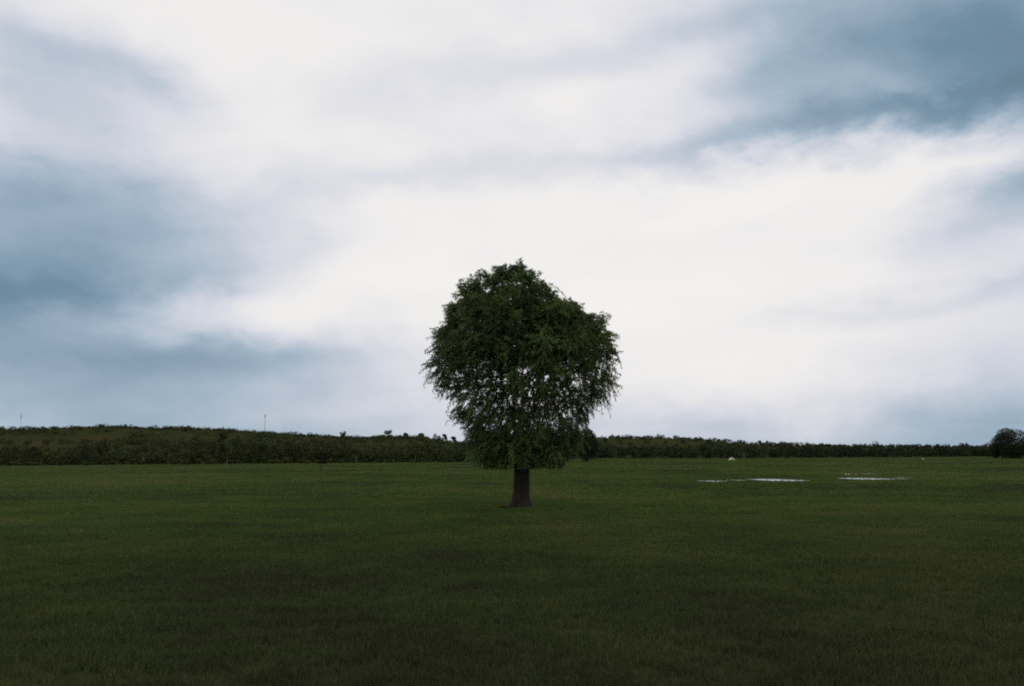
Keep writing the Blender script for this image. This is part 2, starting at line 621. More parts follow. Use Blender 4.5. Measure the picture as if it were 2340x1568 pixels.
PUDDLES = []
for args in [
    (1774, 1098, 56, 4.0, 21, 'long bright rain puddle, widest strip of water left of the gap'),
    (1628, 1101, 26, 2.5, 22, 'short faint puddle at the left end of the water'),
    (1684, 1099, 20, 1.1, 23, 'thin broken sliver of water between the two left puddles'),
    (1984, 1095, 50, 3.7, 24, 'bright oval rain puddle right of the gap'),
    (2066, 1093, 18, 0.9, 25, 'dim thin tail of water at the far right of the puddles'),
    (1943, 1083.5, 4.5, 1.5, 26, 'tiny glinting puddle spot behind the left end of the oval puddle'),
    (1993, 1083.2, 7, 1.5, 27, 'tiny glinting puddle spot behind the middle of the oval puddle'),
]:
    o, info = puddle(*args)
    PUDDLES.append(info)


# ------------------------------------------------------------------ willow
def tube(paths, radii, sides):
    """paths: list of (n,3) arrays; one joined mesh of tapered tubes"""
    VS, FS, off = [], [], 0
    for P, R, s in zip(paths, radii, sides):
        P = np.asarray(P)
        n = len(P)
        T = unit(np.gradient(P, axis=0))
        ref = np.tile(np.array([0.0, 0.0, 1.0]), (n, 1))
        ref[np.abs(T[:, 2]) > 0.9] = (1.0, 0.0, 0.0)
        if abs(T[0, 2]) > 0.7:
            ref[:] = (1.0, 0.0, 0.0)
        U = unit(np.cross(ref, T))
        W = np.cross(T, U)
        a = np.linspace(0, 2 * math.pi, s, endpoint=False)
        ring = P[:, None, :] + np.asarray(R)[:, None, None] * (np.cos(a)[None, :, None] * U[:, None, :] + np.sin(a)[None, :, None] * W[:, None, :])
        VS.append(ring.reshape(-1, 3))
        i, j = np.meshgrid(np.arange(n - 1), np.arange(s), indexing='ij')
        jn = (j + 1) % s
        FS.append((np.stack([i * s + j, i * s + jn, (i + 1) * s + jn, (i + 1) * s + j], -1).reshape(-1, 4)) + off)
        off += n * s
    return np.concatenate(VS), np.concatenate(FS)


OUT = [(1085, 1058), (1070, 1030), (1064, 1005), (1055, 975), (1040, 945), (1020, 905), (990, 872), (968, 840), (975, 812), (988, 780), (1000, 755), (1013, 725), (1036, 695), (1050, 655), (1075, 632), (1110, 630), (1150, 615), (1190, 604), (1218, 625), (1255, 648), (1283, 680), (1318, 692), (1350, 718), (1385, 735), (1400, 765), (1413, 800), (1422, 825), (1412, 855), (1404, 888), (1385, 918), (1362, 945), (1345, 975), (1330, 1005), (1322, 1035), (1308, 1058)]
OP = np.array([at_depth(x, y, TREE_Y) for x, y in OUT])
top_i = 17
left = OP[:top_i + 1]
right = OP[top_i:][::-1]
ZMIN, ZMAX = float(min(OP[0, 2], OP[-1, 2])), float(OP[top_i, 2])


def crown_lr(z):
    l = np.interp(z, left[:, 2], left[:, 0])
    r = np.interp(z, right[:, 2], right[:, 0])
    return l, r


def crown_norm(p, shrink):
    """<1 inside the crown"""
    l, r = crown_lr(p[:, 2])
    c, w = (l + r) / 2, np.maximum((r - l) / 2 - shrink, 0.05)
    q = np.hypot(p[:, 0] - c, (p[:, 1] - TREE_Y) / 0.97) / w
    q = np.where((p[:, 2] < ZMIN + 0.12) | (p[:, 2] > ZMAX - shrink), 9.0, q)
    return q


def grow_willow():
    r = np.random.default_rng(5)
    # centres of the leaf clumps
    cl = []
    for (px, py) in [(1192, 622), (1210, 640), (1082, 648), (1140, 634), (1256, 668), (1322, 706), (1378, 748), (1402, 812), (1396, 870), (1030, 715), (1004, 780), (984, 838), (1010, 888), (1060, 660), (1340, 735)]:
        q = at_depth(px + (1190 - px) * 0.06, py + (830 - py) * 0.015, TREE_Y + r.uniform(-0.4, 0.4))
        cl.append(q)
    cand = np.column_stack([r.uniform(-3.6, 4.0, 26000) + TREE_X, r.uniform(-3.5, 3.5, 26000) + TREE_Y, r.uniform(ZMIN + 0.15, ZMAX - 0.2, 26000)])
    nrm = crown_norm(cand, 0.26)
    # boughs: rounded masses with gaps between them
    lob = [at_depth(px_, py_, TREE_Y + r.uniform(-0.5, 0.5)) for px_, py_ in [(1082, 668), (1128, 652), (1172, 640), (1212, 652), (1252, 690), (1052, 705), (1310, 722), (1355, 756), (1380, 805), (1385, 862), (1020, 765), (1002, 822), (1014, 872)]]
    ln_ = crown_norm(cand, 0.62)
    for q, w in zip(cand, ln_):
        if w < 1.0 and (not lob or np.min(np.sum((np.array(lob) - q) ** 2, 1)) > 0.98 ** 2):
            lob.append(q)
    lob = np.array(lob)
    dl = np.sqrt(np.min(np.sum((cand[:, None, :] - lob[None]) ** 2, 2), 1))
    zz_ = (cand[:, 2] - ZMIN) / (ZMAX - ZMIN)
    lim = np.where(zz_ > 0.55, 0.66, np.where(zz_ > 0.22, 0.80, 0.9))
    keep = (nrm < 1.0) & (dl < lim) & ((nrm > 0.55) | (r.random(len(cand)) < np.where((zz_ > 0.16) & (zz_ < 0.56), 0.28, 0.5)))
    cand, nrm = cand[keep], nrm[keep]
    for q, w in zip(cand, nrm):
        zz = (q[2] - ZMIN) / (ZMAX - ZMIN)
        sp = 0.34 if zz > 0.52 else (0.43 if zz > 0.18 else 0.38)
        A = np.array(cl)
        if np.min(np.sum((A - q) ** 2, 1)) > sp * sp:
            cl.append(q)
    cl = np.array(cl)
    # skeleton: six limbs fan out of the fork, every clump is reached from the nearest wood
    fork = np.array([TREE_X + 0.03, TREE_Y, float(at_depth(1192, 1050, TREE_Y)[2])])
    nodes, parent, limb = [], [], []
    ends = [(-1.5, -0.5, 2.5), (-0.5, 1.1, 3.6), (0.05, -0.3, 4.2), (0.85, 0.9, 3.3), (1.55, -0.35, 2.7), (-0.7, -1.2, 2.9), (0.5, -1.3, 2.8)]
    for k, e in enumerate(ends):
        e = np.array(e)
        n = 9
        prev = -1
        for s in np.linspace(0.0, 1, n):
            bow = np.array([e[0], e[1], 0]) * (s ** 1.25 - s) * 0.6
            p = fork + e * s + bow + np.array([0, 0, -0.2 * (1 - s)]) + r.normal(0, 0.025, 3) * (s > 0)
            nodes.append(p)
            parent.append(prev)
            limb.append(k)
            prev = len(nodes) - 1
    order = np.argsort(np.linalg.norm(cl - fork, axis=1))
    nlimb = len(ends)
    clump_node = np.zeros(len(cl), dtype=int)
    for ci in order:
        c = cl[ci]
        P = np.array(nodes)
        d = np.linalg.norm(P - c, axis=1)
        back = np.maximum(0, np.linalg.norm(P - fork, axis=1) - np.linalg.norm(c - fork))
        low = np.maximum(0, P[:, 2] - c[2])
        k = int(np.argmin(d + 0.8 * back + 0.35 * low))
        n = max(1, int(d[k] / 0.28))
        prev = k
        a = P[k]
        for s in np.linspace(0, 1, n + 1)[1:]:
            p = a + (c - a) * s + np.array([0, 0, 0.10 * d[k] * math.sin(math.pi * s)]) + (r.normal(0, 0.02, 3) if s < 1 else 0)
            nodes.append(p)
            parent.append(prev)
            limb.append(limb[k])
            prev = len(nodes) - 1
        clump_node[ci] = prev
    nodes = np.array(nodes)
    parent = np.array(parent)
    limb = np.array(limb)
    rad = np.zeros(len(nodes))
    area = np.zeros(len(nodes))
    kids = [[] for _ in nodes]
    for i in range(len(nodes) - 1, -1, -1):
        area[i] = max(area[i], 0.0) + 0.0
        if not kids[i]:
            area[i] = 0.007 ** 2.2
        rad[i] = area[i] ** (1 / 2.2)
        if parent[i] >= 0:
            area[parent[i]] += area[i]
            kids[parent[i]].append(i)
    rad = np.minimum(rad, 0.15)
    # chains
    chains = {k: [] for k in range(nlimb)}
    done = np.zeros(len(nodes), dtype=bool)
    for i in range(len(nodes)):
        if parent[i] == -1 or (len(kids[parent[i]]) > 1 and max(kids[parent[i]], key=lambda q: area[q]) != i):
            ch = [parent[i]] if parent[i] >= 0 else []
            j = i
            while True:
                ch.append(j)
                if not kids[j]:
                    break
                j = max(kids[j], key=lambda q: area[q])
            R = rad[ch].copy()
            if parent[i] >= 0:
                R[0] = min(R[0], R[1] * 1.15)
            chains[limb[i]].append((nodes[ch], R))
    return cl, fork, chains


clumps, fork, chains = grow_willow()
willow = empty('willow_tree', (TREE_X, TREE_Y, float(height(TREE_X, TREE_Y))))
tag(willow, 'lone round-crowned willow tree standing alone in the middle of the pasture', 'tree')
W0 = np.array([TREE_X, TREE_Y, float(height(TREE_X, TREE_Y))])

# trunk with flared roots and ridged bark
ns, nz_ = 64, 60
zz = np.linspace(-0.25, fork[2] - W0[2] + 0.12, nz_)
th = np.linspace(0, 2 * math.pi, ns, endpoint=False)
prof = np.interp(zz, [-0.25, 0.0, 0.12, 0.3, 0.7, 1.2, 1.6, 2.2], [0.52, 0.400, 0.318, 0.272, 0.248, 0.230, 0.234, 0.27])
TH, ZZ = np.meshgrid(th, zz)
flare = np.clip(1 - ZZ / 0.45, 0, 1) ** 1.6
RD = prof[:, None] * (1 + 0.16 * flare * np.cos(5 * TH + 0.7) + 0.12 * flare * np.cos(3 * TH + 2.6))
RD += 0.024 * vnoise2(TH * 16 / 6.283185 * 4, ZZ * 1.6, 31) + 0.016 * vnoise2(TH * 64 / 6.283185 / 5.3333, ZZ * 4.0, 32)
RD[:, -1] = RD[:, -1]
leanx = np.interp(zz, [0, 2.0], [0.0, 0.05])
VX = RD * np.cos(TH) + leanx[:, None]
VY = RD * np.sin(TH)
VT = np.stack([VX, VY, ZZ], -1).reshape(-1, 3)
i, j = np.meshgrid(np.arange(nz_ - 1), np.arange(ns), indexing='ij')
jn = (j + 1) % ns
FT = np.stack([i * ns + j, i * ns + jn, (i + 1) * ns + jn, (i + 1) * ns + j], -1).reshape(-1, 4)
obj('trunk', mesh_np('trunk', VT, [FT], M['bark'], smooth=True), willow)
for k, ch in chains.items():
    P = [c[0] - W0 for c in ch]
    R = [c[1] for c in ch]
    S = [9 if r_.max() > 0.05 else (6 if r_.max() > 0.02 else 4) for r_ in R]
    v, f = tube(P, R, S)
    obj('limb', mesh_np('limb', v, [f], M['bark'], smooth=True), willow)


def leafy_shoots(cl):
    r = np.random.default_rng(9)
    starts, dirs, lens, tint0 = [], [], [], []
    c0 = np.array([TREE_X, TREE_Y, 3.9])
    for c in cl:
        zz = (c[2] - ZMIN) / (ZMAX - ZMIN)
        l, rr = crown_lr(c[2])
        side = abs(c[0] - (l + rr) / 2) / max((rr - l) / 2, 0.2)
        n = r.integers(19, 27)
        if 0.16 < zz < 0.56:
            n = int(n * r.choice([0.2, 0.5, 0.75]))
        if zz < 0.2:
            n = int(n * 1.15)
        out = c - c0
        out = out / (np.linalg.norm(out) + 1e-6)
        out[2] *= 0.6
        ct = r.normal(0.5, 0.20)
        for _ in range(n):
            hang = zz < 0.6 and r.random() < 0.24
            d = out * 0.5 + np.array([-0.12, 0, -0.55 if hang else (0.5 if zz > 0.3 else 0.1)]) + r.normal(0, 0.45 if hang else 0.55, 3)
            starts.append(c + r.normal(0, 0.09, 3))
            dirs.append(d / np.linalg.norm(d))
            lens.append(r.uniform(0.22, 0.48) * (1.0 if zz > 0.15 else 0.85) * (1.25 if hang else 1.0))
            tint0.append(ct)
    return np.array(starts), np.array(dirs), np.array(lens), np.array(tint0), r


S0, D0, L0, T0_, r9 = leafy_shoots(clumps)
NS = len(S0)
DROOP = np.array([-0.10, 0.0, -0.50])


def shoot_point(idx, s):
    return S0[idx] + D0[idx] * (L0[idx] * s)[:, None] + DROOP[None, :] * (L0[idx] * s * s)[:, None]


def shoot_tan(idx, s):
    return unit(D0[idx] + DROOP[None, :] * (2 * s)[:, None])


PER = 25
idx = np.repeat(np.arange(NS), PER)
s = np.tile(np.linspace(0.08, 1.0, PER), NS) + r9.normal(0, 0.015, NS * PER)
pos = shoot_point(idx, s)
tan = shoot_tan(idx, s)
rnd = r9.normal(0, 1, (len(idx), 3))
perp = unit(np.cross(tan, rnd))
ld = unit(tan * 0.65 + perp * 0.75 + np.array([-0.08, 0, -0.28]))
wd = unit(np.cross(ld, r9.normal(0, 1, (len(idx), 3))))
ln = r9.uniform(0.075, 0.125, len(idx))[:, None]
wdh = r9.uniform(0.0105, 0.0155, len(idx))[:, None]
A = pos
B = pos + ld * ln * 0.42 + wd * wdh
C = pos + ld * ln + np.array([0, 0, -0.012])
D = pos + ld * ln * 0.42 - wd * wdh
LV = np.stack([A, B, C, D], 1)
ok = LV[:, :, 2].min(1) > W0[2] + 1.15
LV = LV[ok]
LVv = (LV - W0).reshape(-1, 3)
LF = np.arange(len(LVv)).reshape(-1, 4)
tint = np.repeat(np.clip(T0_[idx][ok] + r9.normal(0, 0.13, ok.sum()), 0, 1), 4)
crown = obj('crown', mesh_np('crown', LVv, [LF], M['willow_leaf'], tint), willow)
crown['kind'] = 'stuff'
# the twigs that carry the leaves
sv = np.linspace(0, 1, 4)
TP = np.stack([shoot_point(np.arange(NS), np.full(NS, q)) for q in sv], 1) - W0
TR = np.array([0.005, 0.004, 0.003, 0.0015])
aa = np.array([0, 2.094, 4.189])
U = unit(np.cross(D0, r9.normal(0, 1, (NS, 3))))
Wv = np.cross(D0, U)
ring = TP[:, :, None, :] + TR[None, :, None, None] * (np.cos(aa)[None, None, :, None] * U[:, None, None, :] + np.sin(aa)[None, None, :, None] * Wv[:, None, None, :])
base = (np.arange(NS) * 12)[:, None, None]
i, j = np.meshgrid(np.arange(3), np.arange(3), indexing='ij')
jn = (j + 1) % 3
fq = np.stack([i * 3 + j, i * 3 + jn, (i + 1) * 3 + jn, (i + 1) * 3 + j], -1).reshape(1, 9, 4)
tw = obj('twigs', mesh_np('twigs', ring.reshape(-1, 3), [(fq + base).reshape(-1, 4)], M['twig']), crown)
tw['kind'] = 'stuff'


# ------------------------------------------------------------------ trees far off
def crown_cloud(r, lobes, n, size, flat=0.0):
    """leaf clumps (small folded faces) through the volume of overlapping lobes: (cx,cy,cz,rx,ry,rz)"""
    lobes = np.array(lobes, dtype=float)
    vol = lobes[:, 3] * lobes[:, 4] * lobes[:, 5]
    k = r.choice(len(lobes), n, p=vol / vol.sum())
    u = unit(r.normal(0, 1, (n, 3))) * (r.random((n, 1)) ** 0.22)
    P = lobes[k, :3] + u * lobes[k, 3:6]
    a = unit(r.normal(0, 1, (n, 3)) + u * 0.3)
    b = unit(np.cross(a, r.normal(0, 1, (n, 3))))
    c = np.cross(a, b)
    sz = (r.uniform(0.5, 1.2, (n, 1)) * size)
    v0 = P - b * sz * 0.5
    v1 = P + c * sz * 0.38 + a * sz * 0.12
    v2 = P + b * sz * 0.5
    v3 = P - c * sz * 0.38 + a * sz * 0.1
    V = np.stack([v0, v1, v2, v3], 1).reshape(-1, 3)
    F = np.arange(len(V)).reshape(-1, 4)
    t = np.repeat(np.clip(r.normal(0.5, 0.13, n) + (r.normal(0, 0.12, len(lobes))[k]), 0, 1), 4)
    return V, F, t


def bushy_lobes(r, w, h, n, base=0.12, dome=False):
    L_ = []
    if dome:
        L_.append((0, 0, h * 0.52, w * 0.92, w * 0.92, h * 0.46))
    for _ in range(n):
        a = r.uniform(0, 6.283)
        zz = r.uniform(base, 0.92)
        ww = w * math.sqrt(max(0.05, 1 - ((zz - 0.45) / 0.62) ** 2))
        q = ww * math.sqrt(r.random()) * 0.72
        rr = w * r.uniform(0.28, 0.48)
        zc_ = min(zz * h, h - rr * 0.8)
        L_.append((q * math.cos(a), q * math.sin(a), max(zc_, rr * 0.5), rr, rr, rr * 0.9))
    return L_


def far_tree(name, label, cat, px, base_py, top_py, half_w, depth, mat, seed, n=700, lobes=14, dome=False, trunk='bark', trunk_r=0.02, clear=0.12, group=None, leaf=0.45, lift=0.0):
    r = np.random.default_rng(seed)
    b = at_depth(px, base_py, depth)
    z0 = float(height(b[0], b[1]))
    top = at_depth(px, top_py, depth)
    w = abs(at_depth(px + half_w, base_py, depth)[0] - b[0])
    h = top[2] - z0
    root = empty(name, (b[0], b[1], z0))
    tag(root, label, cat, group)
    v, f = tube([np.array([[0, 0, -0.3], [0.02 * w, 0, h * 0.25], [0.05 * w, 0.02 * w, h * 0.5], [0.02 * w, 0, h * 0.8]])], [np.array([1.25, 1.0, 0.7, 0.25]) * h * trunk_r], [8])
    obj('trunk', mesh_np('trunk', v, [f], M[trunk], smooth=True), root)
    V_, F_, t_ = crown_cloud(r, bushy_lobes(r, w, h, lobes, clear, dome), n, leaf)
    V_[:, 2] = np.maximum(V_[:, 2], 0.02 + lift * h)
    cr = obj('crown', mesh_np('crown', V_, [F_], M[mat], t_), root)
    cr['kind'] = 'stuff'
    return root


far_tree('round_tree', 'dark dome-shaped tree at the far field edge, right behind the willow', 'tree', 1340, 1056, 977, 30, 310, 'dark_leaf', 41, 8000, 16, True, leaf=0.42)
far_tree('round_tree', 'dark tree mostly hidden behind the lower right of the willow crown', 'tree', 1296, 1057, 987, 30, 300, 'dark_leaf', 42, 6000, 16, True, leaf=0.42)
far_tree('round_tree', 'big dark round tree cut off by the right edge of the picture', 'tree', 2320, 1049, 979, 46, 280, 'dark_leaf', 43, 17000, 18, True, leaf=0.32)
far_tree('bush', 'low dark bush against the round tree at the right edge', 'bush', 2272, 1048, 1013, 22, 284, 'dark_leaf', 44, 2500, 10, leaf=0.38)
far_tree('young_tree', 'small dark young tree on a thin stem in front of the left hedge', 'tree', 733, 1079, 1027, 17, 122, 'dark_leaf', 45, 1200, 12, trunk_r=0.026, clear=0.42, leaf=0.22, lift=0.36)
SKYLINE = [
    (783, 995, 986, 8, 'leftmost lone tree standing up on the middle of the ridge line'),
    (886, 1000, 983, 12, 'tallest dark tree on the ridge line, right of the middle'),
    (927, 997, 989, 8, 'low tree on the ridge just right of the tallest ridge tree'),
    (964, 998, 990, 11, 'flat broad tree on the ridge between two gaps'),
    (1000, 1012, 990, 12, 'left and larger of the pair of dark trees where the ridge drops'),
    (1015, 1012, 992, 8, 'right and smaller of the pair of dark trees where the ridge drops'),
    (1037, 1014, 998, 9, 'last small ridge tree before the willow crown'),
]
for k, (px, bpy_, tpy, hw, lab) in enumerate(SKYLINE):
    far_tree('ridge_tree', lab, 'tree', px, bpy_, tpy, hw, RIDGE_L - 8, 'dark_leaf', 60 + k, 420, 10, leaf=0.9, group='trees on the left ridge')
for k, (px, bpy_, tpy, hw, lab) in enumerate([
    (1947, 1020, 1010, 11, 'small bush clump on the right skyline, left of the wide one'),
    (2006, 1022, 1008, 22, 'wide low tree clump on the right skyline above the puddles'),
    (2120, 1022, 1014, 10, 'low bush on the right skyline between wide clump and round tree'),
    (2200, 1022, 1013, 14, 'last low bush on the right skyline before the round tree')]):
    far_tree('skyline_bush', lab, 'bush', px, bpy_, tpy, hw, 560, 'dark_leaf', 80 + k, 500, 9, leaf=0.8, group='bushes on the right skyline')
for k, (px, bpy_, tpy, hw, lab) in enumerate([
    (190, 1063, 996, 22, 'tall dark tree in the hedge near the left edge of the field'),
    (508, 1062, 988, 14, 'narrow dark tree in the hedge below the tip of the brown bank'),
    (592, 1061, 1012, 24, 'broad dark bush in the hedge below the thin mast'),
    (1062, 1057, 1008, 20, 'dark bush in the hedge touching the left side of the willow')]):
    far_tree('hedge_tree', lab, 'tree', px, bpy_, tpy, hw, 352, 'dark_leaf', 90 + k, 900, 12, leaf=0.6, group='dark trees in the left hedge')
for k, (px, bpy_, tpy, hw, lab) in enumerate([
    (450 * .7255, 1063, 1012, 13, 'leftmost pale-stemmed birch in the hedge'),
    (518, 1063, 1020, 12, 'pale-stemmed birch in the hedge left of the thin mast'),
    (813, 1060, 1016, 11, 'pale-stemmed birch in the hedge below the ridge, midway to the willow'),
    (948, 1058, 1014, 12, 'pale-stemmed birch in the hedge nearest the willow')]):
    far_tree('birch_tree', lab, 'tree', px, bpy_, tpy, hw, 345, 'far_leaf', 100 + k, 420, 9, trunk='birch_bark', trunk_r=0.012, clear=0.4, leaf=0.45, group='birches in the left hedge', lift=0.36)


def scrub_band(name, label, spots, mat, leaf, n_per, seed):
    """a wood or thicket that reads as one mass"""
    r = np.random.default_rng(seed)
    VS, FS, TS, off = [], [], [], 0
    for (x, y, w, h) in spots:
        lob = bushy_lobes(r, w, h, 6)
        v, f, t = crown_cloud(r, lob, n_per, leaf)
        v[:, 2] = np.maximum(v[:, 2], 0.0)
        v = v + np.array([x, y, float(height(x, y)) - 0.15])
        t = np.clip(t + r.normal(0, 0.16), 0, 1)
        VS.append(v)
        FS.append(f + off)
        TS.append(t)
        off += len(v)
    o = obj(name, mesh_np(name, np.concatenate(VS), [np.concatenate(FS)], M[mat], np.concatenate(TS)))
    tag(o, label, kind='stuff')
    return o


r = np.random.default_rng(77)
spots = []
x = -260.0
while x < 8:                                   # left hedge, 360 m away
    for row in range(3):
        hh = 5.5 + row * 1.2 + 1.6 * math.sin(x * 0.06 + row) + r.normal(0, 1.4)
        spots.append((x + r.normal(0, 1.5), 358 + row * 9 + r.normal(0, 2), r.uniform(2.6, 4.6), max(3.5, hh)))
    x += r.uniform(1.8, 2.8)
for _ in range(110):                           # low growth straggling out in front
    spots.append((r.uniform(-250, 5), 352 - abs(r.normal(0, 9)), r.uniform(0.8, 2.4), r.uniform(0.7, 2.4)))
for _ in range(26):                            # taller trees standing up out of it
    spots.append((r.uniform(-250, 0), 366 + r.normal(0, 6), r.uniform(2.0, 3.4), r.uniform(8.0, 10.5)))
scrub_band('hedge', 'dark scrubby hedge along the far left edge of the field', spots, 'far_leaf', 0.8, 200, 1)
spots = []
x = 8.0
while x < 420:                                 # right hedge, farther off and lower
    for row in range(2):
        spots.append((x + r.normal(0, 2), 500 + row * 14 + 0.1 * x + r.normal(0, 4), r.uniform(3.0, 5.5), max(3.5, 6.4 + r.normal(0, 0.7))))
    x += r.uniform(2.2, 3.4)
scrub_band('hedge', 'low dark hedge along the far right edge of the field', spots, 'dark_leaf', 0.95, 170, 2)
spots = []
for _ in range(3000):                           # scrub on the left hillside
    y = r.uniform(400, 715)
    x = r.uniform(-0.62 * y, 0.02 * y)
    if vnoise2(np.array(x / 28.0), np.array(y / 22.0), 55) < r.uniform(-0.5, 0.5):
        continue
    spots.append((x, y, r.uniform(2.0, 5.5), r.uniform(1.2, 3.4)))
scrub_band('scrub', 'scattered green and brown scrub on the left hillside', spots, 'far_leaf', 0.9, 70, 3)
spots = []
x = RLX[0]
while x < 20:                                  # thin fringe of trees along the left ridge
    spots.append((x, RIDGE_L + 4 + r.normal(0, 5), r.uniform(1.6, 2.6), r.uniform(1.3, 2.0)))
    x += r.uniform(0.7, 1.2)
scrub_band('tree_fringe', 'thin fringe of low trees along the top of the left ridge', spots, 'far_leaf', 0.9, 60, 4)
spots = []
x = 0.0
while x < 950:
    spots.append((x, RIDGE_R - 5 + r.normal(0, 12), r.uniform(4, 7), r.uniform(2.8, 4.6)))
    for _ in range(3):
        yy = r.uniform(600, RIDGE_R)
        spots.append((x * yy / RIDGE_R, yy, r.uniform(3, 6), r.uniform(2.5, 5)))
    x += r.uniform(3.0, 5.5)
scrub_band('distant_wood', 'low bluish wood covering the distant ridge at right', spots, 'dark_leaf', 1.5, 70, 5)


# ------------------------------------------------------------------ masts, tent, stone
def mast(px, base_py, top_py, depth, label, thick):
    b = at_depth(px, base_py, depth)
    z0 = float(height(b[0], b[1])) - 0.3
    h = at_depth(px, top_py, depth)[2] - z0
    root = empty('mast', (b[0], b[1], z0))
    tag(root, label, 'mast', 'thin masts on the left ridge')
    v, f = tube([np.array([[0, 0, 0], [0, 0, h * 0.4], [0, 0, h * 0.82], [0, 0, h]])], [np.array([1.0, 0.85, 0.7, 0.45]) * thick], [10])
    obj('pole', mesh_np('pole', v, [f], M['steel'], smooth=True), root)
    for q in range(3):
        a = q * 2.094 + 0.3
        cx, cy = math.cos(a) * thick * 1.9, math.sin(a) * thick * 1.9
        v, f = tube([np.array([[cx, cy, h * 0.80], [cx, cy, h * 0.92]])], [np.array([1, 1]) * thick * 0.7], [6])
        obj('antenna', mesh_np('antenna', v, [f], M['steel']), root)
    v, f = tube([np.array([[-thick * 2, 0, h * 0.86], [thick * 2, 0, h * 0.86]])], [np.array([1, 1]) * thick * 0.3], [6])
    obj('crossbar', mesh_np('crossbar', v, [f], M['steel']), root)
    return root


mast(605, 985, 944, RIDGE_L + 10, 'thin grey mast rising from the ridge left of the willow', 0.20)
mast(47, 980, 943, RIDGE_L + 260, 'faint thin mast on the ridge at the far left edge', 0.17)

# small pale ridge tent by the far hedge
tb = at_depth(1671, 1052, 330)
z0 = float(height(tb[0], tb[1]))
tent = empty('tent', (tb[0], tb[1], z0))
tag(tent, 'small pale cream tent shape at the far field edge, right of the willow', 'tent')
a_, b_, h_ = 0.9, 1.2, 1.0
n = 9
VS = []
for k in range(n):
    s_ = k / (n - 1)
    x_ = -a_ + 2 * a_ * s_
    zt = h_ * (1 - abs(2 * s_ - 1.06) ** 1.15 / 1.1)
    VS += [(x_, -b_, max(zt, 0.0)), (x_ * 0.96, b_, max(zt * 0.95, 0.0))]
VS = np.array(VS)
FQ = np.array([[2 * k, 2 * k + 2, 2 * k + 3, 2 * k + 1] for k in range(n - 1)])
low = VS.copy()
low[:, 2] = 0.0
VV = np.vstack([VS, low])
o2 = len(VS)
FQ2 = np.array([[2 * k, o2 + 2 * k, o2 + 2 * k + 2, 2 * k + 2] for k in range(n - 1)])
FQ3 = np.array([[2 * k + 1, 2 * k + 3, o2 + 2 * k + 3, o2 + 2 * k + 1] for k in range(n - 1)])
obj('fly_sheet', mesh_np('fly_sheet', VV, [FQ, FQ2, FQ3], M['canvas']), tent)
DV = np.array([(-0.28, -b_ - 0.02, 0.0), (0.22, -b_ - 0.02, 0.0), (-0.03, -b_ - 0.02, 0.8), (-0.28, -b_ - 0.05, 0.0), (0.22, -b_ - 0.05, 0.0), (-0.03, -b_ - 0.05, 0.8)])
obj('doorway', mesh_np('doorway', DV, [np.array([[0, 2, 1], [3, 4, 5]]), np.array([[0, 1, 4, 3], [1, 2, 5, 4], [2, 0, 3, 5]])], M['dark_canvas']), tent)
GV, GF = tube([np.array([(-0.98, -1.23, 0.06), (0.98, -1.23, 0.06), (0.98, 1.23, 0.06), (-0.98, 1.23, 0.06)])], [np.full(4, 0.07)], [5])
obj('ground_strip', mesh_np('ground_strip', GV, [GF], M['dark_canvas']), tent)

sb = at_depth(2108, 1047, 300)
z0 = float(height(sb[0], sb[1]))
u_ = np.linspace(0, 2 * math.pi, 12, endpoint=False)
VS = [(0, 0, 0.45)]
for q, (zr, rr) in enumerate([(0.52, 0.28), (0.3, 0.45), (0.02, 0.5)]):
    for k, a in enumerate(u_):
        w_ = 1 + 0.22 * math.sin(2 * a + q) + 0.12 * math.sin(3 * a + 1.3)
        VS.append((math.cos(a) * rr * w_ * 0.95, math.sin(a) * rr * w_ * 0.8, zr * 0.75))
FT_ = np.array([[0, 1 + k, 1 + (k + 1) % 12] for k in range(12)])
FQ_ = np.array([[1 + q * 12 + k, 1 + (q + 1) * 12 + k, 1 + (q + 1) * 12 + (k + 1) % 12, 1 + q * 12 + (k + 1) % 12] for q in range(2) for k in range(12)])
st = obj('boulder', mesh_np('boulder', np.array(VS), [FT_, FQ_], M['stone']), loc=(sb[0], sb[1], z0))
tag(st, 'tiny pale boulder in the far grass above the right puddles', 'boulder')


